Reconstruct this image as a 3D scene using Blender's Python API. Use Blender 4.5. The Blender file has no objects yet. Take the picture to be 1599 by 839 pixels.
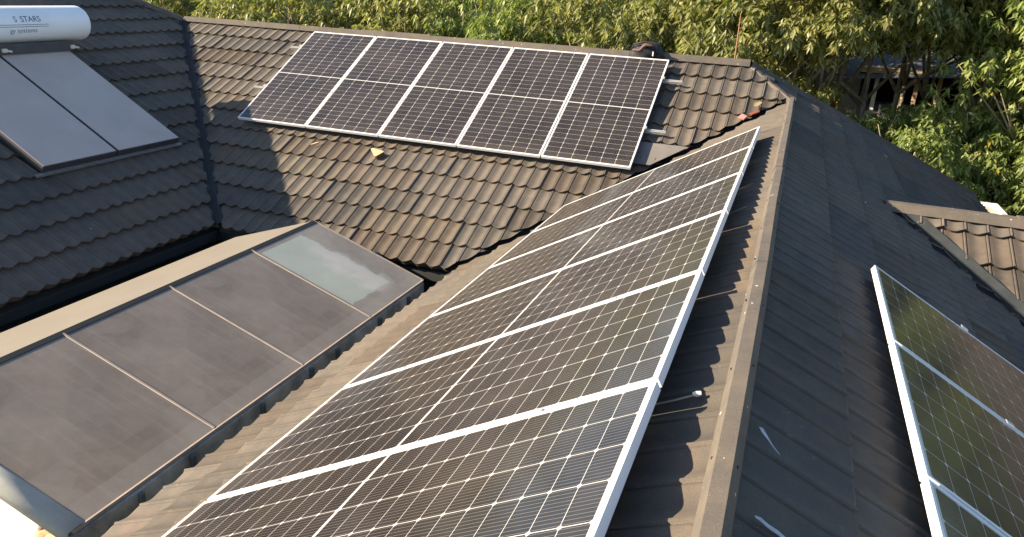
import bpy, bmesh, math, random
import numpy as np
from mathutils import Vector, Matrix
R = math.radians
scene = bpy.context.scene
col = scene.collection
random.seed(7)

# ------------------------------------------------------------------ camera
cam_d = bpy.data.cameras.new('camera'); cam = bpy.data.objects.new('camera', cam_d); col.objects.link(cam)
r0 = Vector((0.93485442, 0.3514747, 0.05012731))
r1 = Vector((0.16791592, -0.31331902, -0.93468467))
r2 = Vector((-0.31281217, 0.88221127, -0.35192587))
m = Matrix((r0, -r1, -r2)).transposed()          # columns: camera x, y, z axes
cam.matrix_world = m.to_4x4()
cam_d.sensor_fit = 'HORIZONTAL'; cam_d.sensor_width = 36.0
cam_d.lens = 36.0 * 1166.8 / 1599.0
cam_d.clip_start = 0.05; cam_d.clip_end = 1000
scene.camera = cam

# ------------------------------------------------------------------ light
SUN = Vector((-1.80, -0.80, 1.0)).normalized()
w = bpy.data.worlds.new("World"); scene.world = w; w.use_nodes = True
nt = w.node_tree
bg = nt.nodes['Background']
sky = nt.nodes.new('ShaderNodeTexSky'); sky.sky_type = 'NISHITA'; sky.sun_disc = False
sky.sun_elevation = math.asin(SUN.z); sky.sun_rotation = math.atan2(SUN.x, SUN.y)
sky.air_density = 1.0; sky.dust_density = 0.6; sky.ozone_density = 2.0
nt.links.new(sky.outputs[0], bg.inputs[0]); bg.inputs[1].default_value = 0.085
sd = bpy.data.lights.new('sun', 'SUN'); sd.energy = 5.0; sd.angle = R(0.53); sd.color = (1.0, 0.85, 0.635)
so = bpy.data.objects.new('sun', sd); col.objects.link(so)
so.rotation_euler = SUN.to_track_quat('Z', 'Y').to_euler(); so.location = (-30, -10, 25)
scene.view_settings.view_transform = 'Standard'; scene.view_settings.look = 'None'
scene.view_settings.gamma = 1.0; scene.view_settings.use_curve_mapping = False
scene.view_settings.exposure = 1.5

# ------------------------------------------------------------------ node helpers
class NT:
    def __init__(s, name):
        s.m = bpy.data.materials.new(name); s.m.use_nodes = True
        s.t = s.m.node_tree; s.bsdf = s.t.nodes['Principled BSDF']; s.out = s.t.nodes['Material Output']
    def n(s, t): return s.t.nodes.new(t)
    def put(s, sock, v):
        if v is None: return
        if isinstance(v, bpy.types.NodeSocket): s.t.links.new(v, sock)
        else:
            try: sock.default_value = v
            except Exception: sock.default_value = (v[0], v[1], v[2], 1.0)
    def math(s, op, a, b=None, c=None, clamp=False):
        k = s.n('ShaderNodeMath'); k.operation = op; k.use_clamp = clamp
        s.put(k.inputs[0], a)
        if b is not None: s.put(k.inputs[1], b)
        if c is not None: s.put(k.inputs[2], c)
        return k.outputs[0]
    def mix(s, f, a, b):
        k = s.n('ShaderNodeMix'); k.data_type = 'RGBA'
        s.put(k.inputs[0], f); s.put(k.inputs[6], a if isinstance(a, bpy.types.NodeSocket) else (*a, 1)); s.put(k.inputs[7], b if isinstance(b, bpy.types.NodeSocket) else (*b, 1))
        return k.outputs[2]
    def mul(s, a, b):
        k = s.n('ShaderNodeMix'); k.data_type = 'RGBA'; k.blend_type = 'MULTIPLY'
        s.put(k.inputs[0], 1.0); s.put(k.inputs[6], a if isinstance(a, bpy.types.NodeSocket) else (*a, 1)); s.put(k.inputs[7], b if isinstance(b, bpy.types.NodeSocket) else (*b, 1))
        return k.outputs[2]
    def obj(s):
        return s.n('ShaderNodeTexCoord').outputs['Object']
    def noise(s, scale, detail=4, rough=0.55, vec=None, dist=0.0):
        k = s.n('ShaderNodeTexNoise'); k.inputs['Scale'].default_value = scale; k.inputs['Detail'].default_value = detail
        k.inputs['Roughness'].default_value = rough; k.inputs['Distortion'].default_value = dist
        s.put(k.inputs['Vector'], vec if vec is not None else s.obj())
        return k.outputs['Fac']
    def ramp(s, f, lo, hi, a=0.0, b=1.0):
        k = s.n('ShaderNodeMapRange'); k.inputs[1].default_value = lo; k.inputs[2].default_value = hi
        k.inputs[3].default_value = a; k.inputs[4].default_value = b; s.put(k.inputs[0], f)
        return k.outputs[0]
    def scalevec(s, v, sc):
        k = s.n('ShaderNodeMapping'); k.inputs['Scale'].default_value = sc; s.put(k.inputs['Vector'], v); return k.outputs[0]
    def bump(s, h, strength=0.3, dist=0.01):
        k = s.n('ShaderNodeBump'); k.inputs['Strength'].default_value = strength; k.inputs['Distance'].default_value = dist
        s.put(k.inputs['Height'], h); s.put(s.bsdf.inputs['Normal'], k.outputs[0])
    def set(s, **kw):
        nm = dict(base='Base Color', rough='Roughness', metal='Metallic', ior='IOR', coat='Coat Weight', coatr='Coat Roughness', spec='Specular IOR Level', alpha='Alpha')
        for k, v in kw.items(): s.put(s.bsdf.inputs[nm[k]], v)
        return s.m

def simple(name, c, rough=0.6, metal=0.0, var=0.15, scale=6.0, bump=0.0, bscale=60, spec=0.5):
    t = NT(name)
    f = t.noise(scale, 5, 0.6)
    a = tuple(x * (1 - var) for x in c); b = tuple(min(1, x * (1 + var)) for x in c)
    base = t.mix(t.ramp(f, 0.3, 0.7), a, b)
    t.set(base=base, rough=rough, metal=metal, spec=spec)
    if bump: t.bump(t.noise(bscale, 3), bump, 0.004)
    return t.m

# ------------------------------------------------------------------ materials
def tile_material(name, c, droppings=0.0, dscale=13.0, dkeep=0.35):
    t = NT(name)
    at = t.n('ShaderNodeAttribute'); at.attribute_name = 'tint'
    o = t.obj()
    big = t.noise(0.9, 5, 0.6)
    mid = t.noise(7.0, 5, 0.65)
    grit = t.noise(420, 2, 0.5)
    c1 = t.mix(t.ramp(big, 0.3, 0.7), tuple(x * 0.80 for x in c), tuple(x * y for x, y in zip(c, (1.16, 1.10, 1.02))))
    c2 = t.mix(t.math('MULTIPLY', t.ramp(mid, 0.42, 0.75), 0.65), c1, tuple(x * y for x, y in zip(c, (1.6, 1.46, 1.20))))
    pk = t.math('MULTIPLY', t.ramp(t.noise(3.1, 4, 0.6), 0.55, 0.72), 0.45)
    c2 = t.mix(pk, c2, tuple(x * y for x, y in zip(c, (1.45, 1.16, 1.06))))
    li = t.math('MULTIPLY', t.math('GREATER_THAN', t.noise(26, 4, 0.7), 0.66), 0.5)
    c2 = t.mix(li, c2, tuple(x * y for x, y in zip(c, (1.9, 1.85, 1.55))))
    c3 = t.mul(c2, at.outputs['Color'])
    g = t.n('ShaderNodeCombineColor'); gv = t.ramp(grit, 0.3, 0.7, 0.72, 1.28)
    for i in range(3): t.put(g.inputs[i], gv)
    c4 = t.mul(c3, g.outputs[0])
    if droppings:
        v = t.n('ShaderNodeTexVoronoi'); v.inputs['Scale'].default_value = dscale; t.put(v.inputs['Vector'], o)
        d = t.math('ADD', v.outputs['Distance'], t.math('MULTIPLY', t.noise(60, 2), 0.06))
        msk = t.math('LESS_THAN', d, droppings)
        rnd = t.n('ShaderNodeSeparateColor'); t.put(rnd.inputs[0], v.outputs['Color'])
        msk = t.math('MULTIPLY', msk, t.math('GREATER_THAN', rnd.outputs[0], dkeep))
        c4 = t.mix(msk, c4, (0.62, 0.60, 0.56))
    t.set(base=c4, rough=0.86, spec=0.3)
    h = t.math('ADD', t.math('MULTIPLY', grit, 0.5), t.math('MULTIPLY', mid, 0.8))
    t.bump(h, 0.35, 0.004)
    return t.m

M = {}
TILE = (0.106, 0.093, 0.081)
M['tile'] = tile_material('stone_coated_tile', TILE, 0.056, 2.6, 0.45)
M['cap'] = tile_material('ridge_cap_coating', tuple(x * 1.0 for x in TILE), 0.10)
M['valley'] = simple('valley_metal', (0.016, 0.017, 0.02), 0.85, 0.0, 0.3, 4)
M['dark'] = simple('roof_underlay', (0.012, 0.012, 0.013), 0.9)
M['frame'] = simple('anodised_frame', (0.74, 0.74, 0.73), 0.32, 0.0, 0.05, 3, spec=0.6)
M['rail'] = simple('rail_aluminium', (0.50, 0.48, 0.45), 0.38, 0.35, 0.08, 5)
M['plaster'] = simple('wall_plaster', (0.10, 0.105, 0.10), 0.85, 0, 0.25, 1.5, 0.2)
M['gutter'] = simple('gutter_metal', (0.022, 0.024, 0.024), 0.8, 0, 0.2, 3)
M['concrete'] = simple('concrete_curb', (0.42, 0.40, 0.34), 0.85, 0, 0.55, 3.2, 0.3, 40)
M['flash'] = simple('grey_flashing', (0.15, 0.135, 0.12), 0.7, 0, 0.2, 3)
M['wood'] = simple('cut_wood', (0.50, 0.34, 0.20), 0.7, 0, 0.15, 30)
M['wood_dark'] = simple('wood_shade', (0.12, 0.06, 0.035), 0.8, 0, 0.2, 60)
M['bag'] = simple('black_fabric', (0.018, 0.017, 0.018), 0.75, 0, 0.3, 20, 0.4, 90)
M['bag_lining'] = simple('brown_lining', (0.13, 0.075, 0.06), 0.8, 0, 0.3, 25)
M['white_plastic'] = simple('white_plastic', (0.75, 0.72, 0.66), 0.45, 0, 0.05)
M['wire'] = simple('pale_cable', (0.42, 0.36, 0.28), 0.5, 0, 0.1)
M['red'] = simple('red_scrap', (0.22, 0.055, 0.03), 0.8, 0, 0.3, 30)
M['tan'] = simple('tan_scrap', (0.27, 0.2, 0.11), 0.8, 0, 0.3, 30)
M['rust'] = simple('rusty_rod', (0.28, 0.13, 0.07), 0.7, 0, 0.3, 20)
M['tank'] = simple('white_enamel', (0.88, 0.88, 0.88), 0.35, 0, 0.04, 2)
M['blue_ink'] = simple('blue_lettering', (0.03, 0.06, 0.17), 0.5, 0, 0.05)
M['green_ink'] = simple('grey_green_lettering', (0.12, 0.22, 0.24), 0.5, 0, 0.05)
M['white_paint'] = simple('white_paint', (0.82, 0.80, 0.75), 0.6, 0, 0.08, 2)
M['mortar'] = simple('sand_mortar', (0.42, 0.29, 0.17), 0.95, 0, 0.35, 12, 0.9, 30)
M['slate'] = simple('grey_slate', (0.065, 0.068, 0.07), 0.8, 0, 0.3, 5, 0.3, 20)
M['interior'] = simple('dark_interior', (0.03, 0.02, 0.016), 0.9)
M['post'] = simple('bare_timber', (0.50, 0.36, 0.23), 0.8, 0, 0.3, 8)
M['bark'] = simple('tree_bark', (0.28, 0.22, 0.15), 0.9, 0, 0.35, 8, 0.6, 25)
M['dropping'] = simple('white_dropping', (0.40, 0.42, 0.43), 0.8, 0, 0.3, 40)
M['metal_bright'] = simple('galvanised_bracket', (0.62, 0.58, 0.5), 0.35, 0.5, 0.15, 20)
M['grey_sheet'] = simple('grey_sheet', (0.48, 0.46, 0.38), 0.8, 0, 0.25, 3, spec=0.2)

# collector absorber glass
t = NT('collector_glass')
f = t.noise(2.2, 4)
t.set(base=t.mix(t.ramp(f, 0.3, 0.7), (0.48, 0.39, 0.335), (0.55, 0.445, 0.38)), rough=0.5, spec=0.4, ior=1.45)
M['collector'] = t.m
M['stand'] = simple('stand_metal', (0.22, 0.21, 0.2), 0.5, 0.2, 0.2, 20)
M['collector_frame'] = simple('collector_casing', (0.05, 0.05, 0.055), 0.5, 0.0, 0.15)

# solar cells : 6 columns x 24 half cells drawn in the panel's own local coordinates
PW, PL, PITCH = 1.134, 2.278, 1.154
def cell_material():
    t = NT('solar_cells')
    sp = t.n('ShaderNodeSeparateXYZ'); t.put(sp.inputs[0], t.obj())
    x, y = sp.outputs[0], sp.outputs[1]
    mx = 0.019; cp = (PW - 2 * mx) / 6
    my = 0.024; mid = 0.014; rp = (PL / 2 - my - mid / 2) / 12
    u = t.math('DIVIDE', t.math('ADD', x, PW / 2 - mx), cp)            # column coordinate
    ay = t.math('SUBTRACT', t.math('ABSOLUTE', y), mid / 2)
    v = t.math('DIVIDE', ay, rp)
    fu = t.math('MULTIPLY', t.math('SUBTRACT', 0.5, t.math('ABSOLUTE', t.math('SUBTRACT', t.math('FRACT', u), 0.5))), cp)   # metres to nearest column gap centre
    fv = t.math('MULTIPLY', t.math('SUBTRACT', 0.5, t.math('ABSOLUTE', t.math('SUBTRACT', t.math('FRACT', v), 0.5))), rp)
    gapu = t.math('LESS_THAN', fu, 0.0017); gapv = t.math('LESS_THAN', fv, 0.0010)
    dia = t.math('LESS_THAN', t.math('ADD', fu, fv), 0.0105)
    out = t.math('MAXIMUM', t.math('GREATER_THAN', t.math('ABSOLUTE', x), PW / 2 - mx), t.math('GREATER_THAN', t.math('ABSOLUTE', y), PL / 2 - my))
    midl = t.math('LESS_THAN', t.math('ABSOLUTE', y), mid / 2)
    white = t.math('MAXIMUM', t.math('MAXIMUM', gapu, gapv), t.math('MAXIMUM', dia, t.math('MAXIMUM', out, midl)))
    # bus wires: ten per cell along the long side, warm glint put into their colour
    b = t.math('FRACT', t.math('MULTIPLY', u, 10.0))
    bus = t.math('LESS_THAN', t.math('ABSOLUTE', t.math('SUBTRACT', b, 0.5)), 0.06)
    # per cell tone
    cv = t.n('ShaderNodeCombineXYZ'); t.put(cv.inputs[0], t.math('FLOOR', u)); t.put(cv.inputs[1], t.math('FLOOR', t.math('DIVIDE', y, rp)))
    wn = t.n('ShaderNodeTexWhiteNoise'); wn.noise_dimensions = '3D'; t.put(wn.inputs['Vector'], cv.outputs[0])
    cell = t.mix(wn.outputs['Value'], (0.009, 0.008, 0.0095), (0.015, 0.013, 0.0145))
    oi = t.n('ShaderNodeObjectInfo'); ov = t.n('ShaderNodeCombineXYZ'); t.put(ov.inputs[2], t.math('MULTIPLY', oi.outputs['Random'], 40.0))
    va = t.n('ShaderNodeVectorMath'); va.operation = 'ADD'; t.put(va.inputs[0], t.obj()); t.put(va.inputs[1], ov.outputs[0])
    dust = t.ramp(t.noise(1.7, 6, 0.68, va.outputs[0]), 0.38, 0.75)
    low = t.ramp(y, -PL / 2 + .16, -PL / 2 + .01)
    dust = t.math('ADD', dust, t.math('MULTIPLY', low, 1.3), clamp=True)
    cell = t.mix(t.math('MULTIPLY_ADD', dust, 0.13, 0.03), cell, (0.20, 0.16, 0.125))
    c = t.mix(t.math('MULTIPLY', bus, 0.33), cell, (0.36, 0.30, 0.25))
    c = t.mix(white, c, (0.50, 0.48, 0.45))
    t.set(base=c, rough=t.ramp(t.noise(5, 4), 0.3, 0.7, 0.11, 0.19), ior=1.38, spec=0.5)
    return t.m
M['cells'] = cell_material()
M['backsheet'] = simple('white_backsheet', (0.7, 0.7, 0.7), 0.6)

# dusty canopy glass
def dusty_glass(name, dust_c, dust_lo, dust_hi, patch=False):
    t = NT(name)
    o = t.obj()
    n1 = t.noise(1.6, 5, 0.6); n2 = t.noise(11, 4, 0.7)
    c = t.mix(t.ramp(n1, 0.3, 0.7), tuple(x * 0.78 for x in dust_c), tuple(x * 1.15 for x in dust_c))
    c = t.mix(t.math('MULTIPLY', t.ramp(n2, 0.4, 0.8), 0.25), c, tuple(min(1, x * 1.5) for x in dust_c))
    vo = t.n('ShaderNodeTexVoronoi'); vo.distance = 'MANHATTAN'; vo.inputs['Scale'].default_value = 2.1; t.put(vo.inputs['Vector'], t.scalevec(o, (1.0, .75, 1.0)))
    vs = t.n('ShaderNodeSeparateColor'); t.put(vs.inputs[0], vo.outputs['Color'])
    c = t.mix(t.math('MULTIPLY', vs.outputs[0], 0.38), c, (0.31, 0.27, 0.225))
    sp0 = t.n('ShaderNodeSeparateXYZ'); t.put(sp0.inputs[0], o)
    run = t.noise(1.0, 4, 0.6, t.scalevec(o, (1.2, 16.0, 1.0)))
    c = t.mix(t.math('MULTIPLY', t.ramp(run, 0.5, 0.72), 0.34), c, (0.36, 0.31, 0.25))
    band = t.math('GREATER_THAN', t.math('ADD', sp0.outputs[0], t.math('MULTIPLY', t.noise(9, 3), 0.03)), 0.60)
    c = t.mix(t.math('MULTIPLY', band, 0.25), c, (0.40, 0.35, 0.29))
    top = t.ramp(t.math('ADD', sp0.outputs[0], t.math('MULTIPLY', t.noise(5, 3), 0.06)), -0.60, -0.68)  # bluish dark band: shade beside the ridge strip, painted into the colour
    c = t.mix(t.math('MULTIPLY', top, 0.5), c, (0.10, 0.115, 0.12))
    specks = t.math('GREATER_THAN', t.noise(60, 1), 0.775)
    c = t.mix(t.math('MULTIPLY', specks, 0.5), c, (0.6, 0.6, 0.58))
    fac = t.ramp(n1, 0.3, 0.7, dust_lo, dust_hi)
    if patch:       # bright light in this pane painted as a pale area, plus chalky smear (local x across, y along)
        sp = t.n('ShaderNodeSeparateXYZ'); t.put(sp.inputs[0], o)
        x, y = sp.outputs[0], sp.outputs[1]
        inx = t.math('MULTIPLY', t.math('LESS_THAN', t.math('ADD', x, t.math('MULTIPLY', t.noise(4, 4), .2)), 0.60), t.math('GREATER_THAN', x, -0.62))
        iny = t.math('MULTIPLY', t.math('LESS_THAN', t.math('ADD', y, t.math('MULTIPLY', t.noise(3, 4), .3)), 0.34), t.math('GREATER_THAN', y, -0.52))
        pane_light = t.math('MULTIPLY', inx, iny)
        c = t.mix(t.math('MULTIPLY', pane_light, 0.9), c, (0.45, 0.48, 0.40))
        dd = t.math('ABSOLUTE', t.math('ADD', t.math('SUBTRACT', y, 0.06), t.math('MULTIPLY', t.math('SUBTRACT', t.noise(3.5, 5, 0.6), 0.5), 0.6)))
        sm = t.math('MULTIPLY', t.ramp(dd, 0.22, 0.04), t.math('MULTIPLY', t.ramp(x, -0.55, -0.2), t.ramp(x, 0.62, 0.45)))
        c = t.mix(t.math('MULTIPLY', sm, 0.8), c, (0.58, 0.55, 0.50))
    t.set(base=c, rough=0.5, spec=0.4, coat=0.45, coatr=0.08)
    tr = t.n('ShaderNodeBsdfTransparent'); tr.inputs[0].default_value = (0.75, 0.82, 0.8, 1)
    mx = t.n('ShaderNodeMixShader'); t.put(mx.inputs[0], fac); t.t.links.new(tr.outputs[0], mx.inputs[1]); t.t.links.new(t.bsdf.outputs[0], mx.inputs[2])
    t.t.links.new(mx.outputs[0], t.out.inputs[0])
    return t.m
M['glass'] = dusty_glass('dusty_glass', (0.225, 0.178, 0.135), 0.75, 0.92)
M['glass_far'] = dusty_glass('light_painted_glass', (0.30, 0.26, 0.21), 0.75, 0.92, True)

# foliage
def leaf_material(name, c, c2, yellow):
    t = NT(name)
    at = t.n('ShaderNodeAttribute'); at.attribute_name = 'tint'
    sp = t.n('ShaderNodeSeparateColor'); t.put(sp.inputs[0], at.outputs['Color'])
    base = t.mix(sp.outputs[0], c, c2)
    base = t.mix(t.math('GREATER_THAN', sp.outputs[1], 1 - yellow), base, (0.30, 0.20, 0.02))
    t.set(base=base, rough=0.45, spec=0.45)
    tl = t.n('ShaderNodeBsdfTranslucent'); t.put(tl.inputs[0], t.mul(base, (1.5, 1.7, 0.7)))
    mx = t.n('ShaderNodeMixShader'); mx.inputs[0].default_value = 0.36
    t.t.links.new(t.bsdf.outputs[0], mx.inputs[1]); t.t.links.new(tl.outputs[0], mx.inputs[2]); t.t.links.new(mx.outputs[0], t.out.inputs[0])
    return t.m
M['leaf_olive'] = leaf_material('olive_leaves', (0.090, 0.105, 0.027), (0.36, 0.335, 0.13), 0.012)
M['leaf_green'] = leaf_material('green_leaves', (0.075, 0.115, 0.028), (0.32, 0.35, 0.11), 0.006)
t = NT('soil_and_grass'); f = t.noise(0.6, 6)
t.set(base=t.mix(t.ramp(f, 0.35, 0.65), (0.035, 0.045, 0.015), (0.09, 0.07, 0.045)), rough=0.95); M['ground'] = t.m

# ------------------------------------------------------------------ object helpers
def tag(o, label=None, cat=None, group=None, kind=None):
    if label: o['label'] = label
    if cat: o['category'] = cat
    if group: o['group'] = group
    if kind: o['kind'] = kind
    return o
def thing(name, label, cat, loc=(0, 0, 0), group=None, mw=None):
    o = bpy.data.objects.new(name, None); col.objects.link(o)
    if mw is not None: o.matrix_world = mw
    else: o.location = loc
    return tag(o, label, cat, group)
def root_matrix(o):
    mtx = o.matrix_basis.copy()
    while o.parent: o = o.parent; mtx = o.matrix_basis @ mtx
    return mtx
def link_mesh(name, me, mat, parent=None, world=True):
    """mesh given in world coordinates (world=True) or in the parent's local coordinates"""
    o = bpy.data.objects.new(name, me); col.objects.link(o)
    if mat is not None:
        for mm in (mat if isinstance(mat, (list, tuple)) else [mat]): me.materials.append(mm)
    if parent is not None:
        o.parent = parent
        if world: me.transform(root_matrix(parent).inverted())
    return o
def from_bm(name, bm, mat, parent=None, world=True, smooth=False):
    me = bpy.data.meshes.new(name); bmesh.ops.recalc_face_normals(bm, faces=bm.faces[:]); bm.to_mesh(me); bm.free()
    if smooth: me.polygons.foreach_set('use_smooth', [True] * len(me.polygons))
    return link_mesh(name, me, mat, parent, world)
def pyd(name, v, f, mat, parent=None, world=True, smooth=False):
    me = bpy.data.meshes.new(name); me.from_pydata([tuple(a) for a in v], [], f); me.update()
    if smooth: me.polygons.foreach_set('use_smooth', [True] * len(me.polygons))
    return link_mesh(name, me, mat, parent, world)
def add_box(bm, lo, hi, mtx=None, bevel=0.0):
    r = bmesh.ops.create_cube(bm, size=1.0)
    lo = Vector(lo); hi = Vector(hi); d = hi - lo; c = (lo + hi) / 2
    vs = r['verts']
    for v in vs: v.co = Vector((v.co.x * d.x, v.co.y * d.y, v.co.z * d.z)) + c
    if bevel:
        es = list({e for v in vs for e in v.link_edges})
        rr = bmesh.ops.bevel(bm, geom=es, offset=bevel, segments=2, affect='EDGES', profile=0.5)
        vs = list({v for f in rr['faces'] for v in f.verts} | {v for v in vs if v.is_valid})
    if mtx is not None:
        for v in vs: v.co = mtx @ v.co
def add_tube(bm, pts, rad, seg=8, cap=True):
    pts = [Vector(p) for p in pts]; rads = rad if isinstance(rad, (list, tuple)) else [rad] * len(pts)
    rings = []
    for i, p in enumerate(pts):
        d = (pts[min(i + 1, len(pts) - 1)] - pts[max(i - 1, 0)]).normalized()
        a = d.orthogonal().normalized() if i == 0 else (rings_a - d * rings_a.dot(d)).normalized()
        rings_a = a; b = d.cross(a)
        rings.append([bm.verts.new(p + (a * math.cos(2 * math.pi * k / seg) + b * math.sin(2 * math.pi * k / seg)) * rads[i]) for k in range(seg)])
    for q in range(len(rings) - 1):
        for k in range(seg):
            bm.faces.new((rings[q][k], rings[q][(k + 1) % seg], rings[q + 1][(k + 1) % seg], rings[q + 1][k]))
    if cap: bm.faces.new(rings[0][::-1]); bm.faces.new(rings[-1])
def add_prism(bm, prof, a, b, ax, up):
    """sweep profile [(s,t)] (s along ax, t along up) from a to b"""
    a = Vector(a); b = Vector(b); ax = Vector(ax); up = Vector(up)
    r1 = [bm.verts.new(a + ax * s + up * q) for s, q in prof]; r2 = [bm.verts.new(b + ax * s + up * q) for s, q in prof]
    n = len(prof)
    for k in range(n): bm.faces.new((r1[k], r1[(k + 1) % n], r2[(k + 1) % n], r2[k]))
    bm.faces.new(r1[::-1]); bm.faces.new(r2)

# ------------------------------------------------------------------ roof geometry
TH = R(29.5); T = math.tan(TH); CT = math.cos(TH); ST = math.sin(TH)
RX, RY, RZ = 0.0, 10.43, -1.165          # where ridge, hip and valley meet
CR = 0.3215                               # course spacing in plan
GROUND = -6.3
zA = lambda x: RZ + T * x
zB = lambda y: RZ + T * (y - RY)
zC = lambda x: RZ - T * x
YB = 11.05; ZB = zB(YB)                   # back ridge
zD = lambda y: ZB - T * (y - YB)
LX0, LZ0 = -6.53, -2.987
zL = lambda x: LZ0 - T * (x - LX0)
EX, EY = 0.99, 7.56; EZ = zC(EX)
zE = lambda y: EZ + T * (y - EY)
LRX = -12.0

def tile_piece(O, U, V, N, u0, u1, ncourse, clips, phase, seed, fine=True):
    rng = random.Random(seed)
    O = Vector(O); U = Vector(U); V = Vector(V); N = Vector(N)
    P = 0.18
    if fine: ts = [0, .028, .044, .058, .072, .12, .2, .3, .4, .5, .6, .7, .8, .88, .928, .942, .956, .972]
    else: ts = [0, .06, .115, .3, .5, .7, .885, .94]
    def prof(q):
        d = min(q, 1 - q)
        pan = 0.0175 * (0.5 + 0.5 * math.cos(2 * math.pi * q))
        if d < .03: return 0.0240
        if d < .05: return 0.0225
        if d < .066: return 0.0095
        return pan
    ss = [-0.004, 0.0, 0.02, 0.10, 0.30, 0.6, 0.85, 1.06] if fine else [-0.004, 0.0, 0.1, 0.5, 1.05]
    bm = bmesh.new(); cl = bm.loops.layers.color.new('tint')
    i0 = math.floor((u0 - phase) / P); i1 = math.ceil((u1 - phase) / P)
    CS = CR / CT
    for k in range(ncourse):
        dv = rng.uniform(-.003, .003); du = rng.uniform(-.004, .004); dh = rng.uniform(-.002, .003)
        # slow waviness along the course
        ph1, ph2 = rng.uniform(0, 6.3), rng.uniform(0, 6.3)
        sheet_off = rng.randrange(7)
        cols = []; tint = []; us = []
        for i in range(i0, i1):
            sh = (i + sheet_off) // 7
            r2_ = random.Random(seed * 7919 + k * 131 + sh)
            tv = r2_.uniform(.86, 1.14); warm = r2_.uniform(-.03, .04); lift = r2_.uniform(-.0015, .003)
            for q in ts: us.append((phase + (i + q) * P + du, prof(q), q, (tv * (1 + warm), tv, tv * (1 - warm)), lift + (0.007 if (i + sheet_off) % 7 == 0 and q < .1 else 0)))
        rows = []
        for s in ss:
            row = []
            for (u, h, q, tc, lift) in us:
                wav = 0.0018 * math.sin(u * 2.3 + ph1) + 0.0012 * math.sin(u * 6.1 + ph2)
                scal = -0.022 * (0.5 - 0.5 * math.cos(2 * math.pi * q)) * max(0, 1 - max(s, 0) / .25)
                v = (k + max(s, 0)) * CS + dv + scal + (0.018 if s < 0 else 0)
                hh = -0.043 + 0.036 * (1 - max(s, 0)) + h + dh + wav + lift
                if s < 0: hh = -0.043 + h * 0.8 - 0.008 + wav
                if k == 0 and s < 0: hh = -0.07
                row.append(bm.verts.new(O + U * u + V * v + N * hh))
            rows.append(row)
        for a in range(len(ss) - 1):
            for b in range(len(us) - 1):
                f = bm.faces.new((rows[a][b], rows[a][b + 1], rows[a + 1][b + 1], rows[a + 1][b]))
                f.smooth = a > 0
                for lp in f.loops: lp[cl] = (*us[b][3], 1)
    for p, n in clips:
        bmesh.ops.bisect_plane(bm, geom=bm.verts[:] + bm.edges[:] + bm.faces[:], plane_co=Vector(p), plane_no=Vector(n).normalized(), clear_outer=True, dist=1e-6)
    return bm
def tile_roof(parent, pieces, label=None, name='roof_slope'):
    me = bpy.data.meshes.new(name)
    bm0 = pieces[0]
    for b in pieces[1:]:
        tmp = bpy.data.meshes.new('tmp'); b.to_mesh(tmp); b.free(); bm0.from_mesh(tmp); bpy.data.meshes.remove(tmp)
    bm0.to_mesh(me); bm0.free()
    o = link_mesh(name, me, M['tile'], parent)
    if label: o['label'] = label
    return o

house = thing('tiled_house', 'dark brown tiled roof house with valleys and hips carrying the solar panels', 'house', (0, 8, GROUND))
G = 0.035
AX = dict(U=(0, -1, 0), V=(CT, 0, ST), N=(-ST, 0, CT)); BX = dict(U=(1, 0, 0), V=(0, CT, ST), N=(0, -ST, CT))
CX = dict(U=(0, 1, 0), V=(-CT, 0, ST), N=(ST, 0, CT)); DX = dict(U=(-1, 0, 0), V=(0, -CT, ST), N=(0, ST, CT))
YN = -2.2     # near end of the right wing, behind the camera
slopeA = tile_roof(house, [tile_piece((-3.165, 0, zA(-3.165)), **AX, u0=-10.6, u1=-YN, ncourse=11, phase=0.03, seed=1,
    clips=[((0, RY - G, 0), (-1, 1, 0)), ((0, 0, 0), (1, 0, 0)), ((0, YN, 0), (0, -1, 0))])], 'sunlit west slope under the long front row of panels')
slopeB = tile_roof(house, [tile_piece((0, 7.19, zB(7.19)), **BX, u0=-10.7, u1=0.3, ncourse=13, phase=-3.79, seed=2,
    clips=[((0, RY + G * 3.0, 0), (1, -1, 0)), ((0, RY, 0), (1, 1, 0)), ((0.682 + G * 1.6, 0, 0), (-1, -1, 0)), ((0, YB, 0), (0, 1, 0))])], 'brown back slope carrying five panels')
slopeC = tile_roof(house, [
    tile_piece((3.26, 0, zC(3.26)), **CX, u0=YN, u1=RY + .1, ncourse=10, phase=0.05, seed=3, clips=[((0, RY, 0), (0, 1, 0)), ((0, 0, 0), (-1, 0, 0)), ((0, YN, 0), (0, -1, 0))]),
    tile_piece((3.26, 0, zC(3.26)), **CX, u0=RY - .1, u1=15.2, ncourse=13, phase=0.05, seed=3, clips=[((0, RY, 0), (0, -1, 0)), ((0, RY, 0), (-1, -1, 0)), ((0, 11.67, 0), (-1, 1, 0))])],
    'shaded east slope right of the ridge')
tile_roof(house, [tile_piece((0, 15.0, zD(15.0)), **DX, u0=-3.4, u1=17.0, ncourse=13, phase=0, seed=4, fine=False,
    clips=[((0, 11.67, 0), (1, -1, 0)), ((0, YB, 0), (0, -1, 0)), ((0, 21.42, 0), (-1, -1, 0) if False else (-1, 1, 0))] if False else [((0, 11.67, 0), (1, -1, 0)), ((0, YB, 0), (0, -1, 0)), ((-10.37, 0, 0), (-1, 0, 0))])])
NL = 18
slopeL = tile_roof(house, [tile_piece((-6.5525, 0, zL(-6.5525)), **CX, u0=1.2, u1=11.2, ncourse=NL, phase=7.159, seed=5,
    clips=[((0.682 - G * 1.6, 0, 0), (1, 1, 0)), ((0, 21.42, 0), (-1, 1, 0)), ((LRX, 0, 0), (-1, 0, 0)), ((0, 1.2, 0), (0, -1, 0))])], 'shaded left slope behind the water heater')
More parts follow.
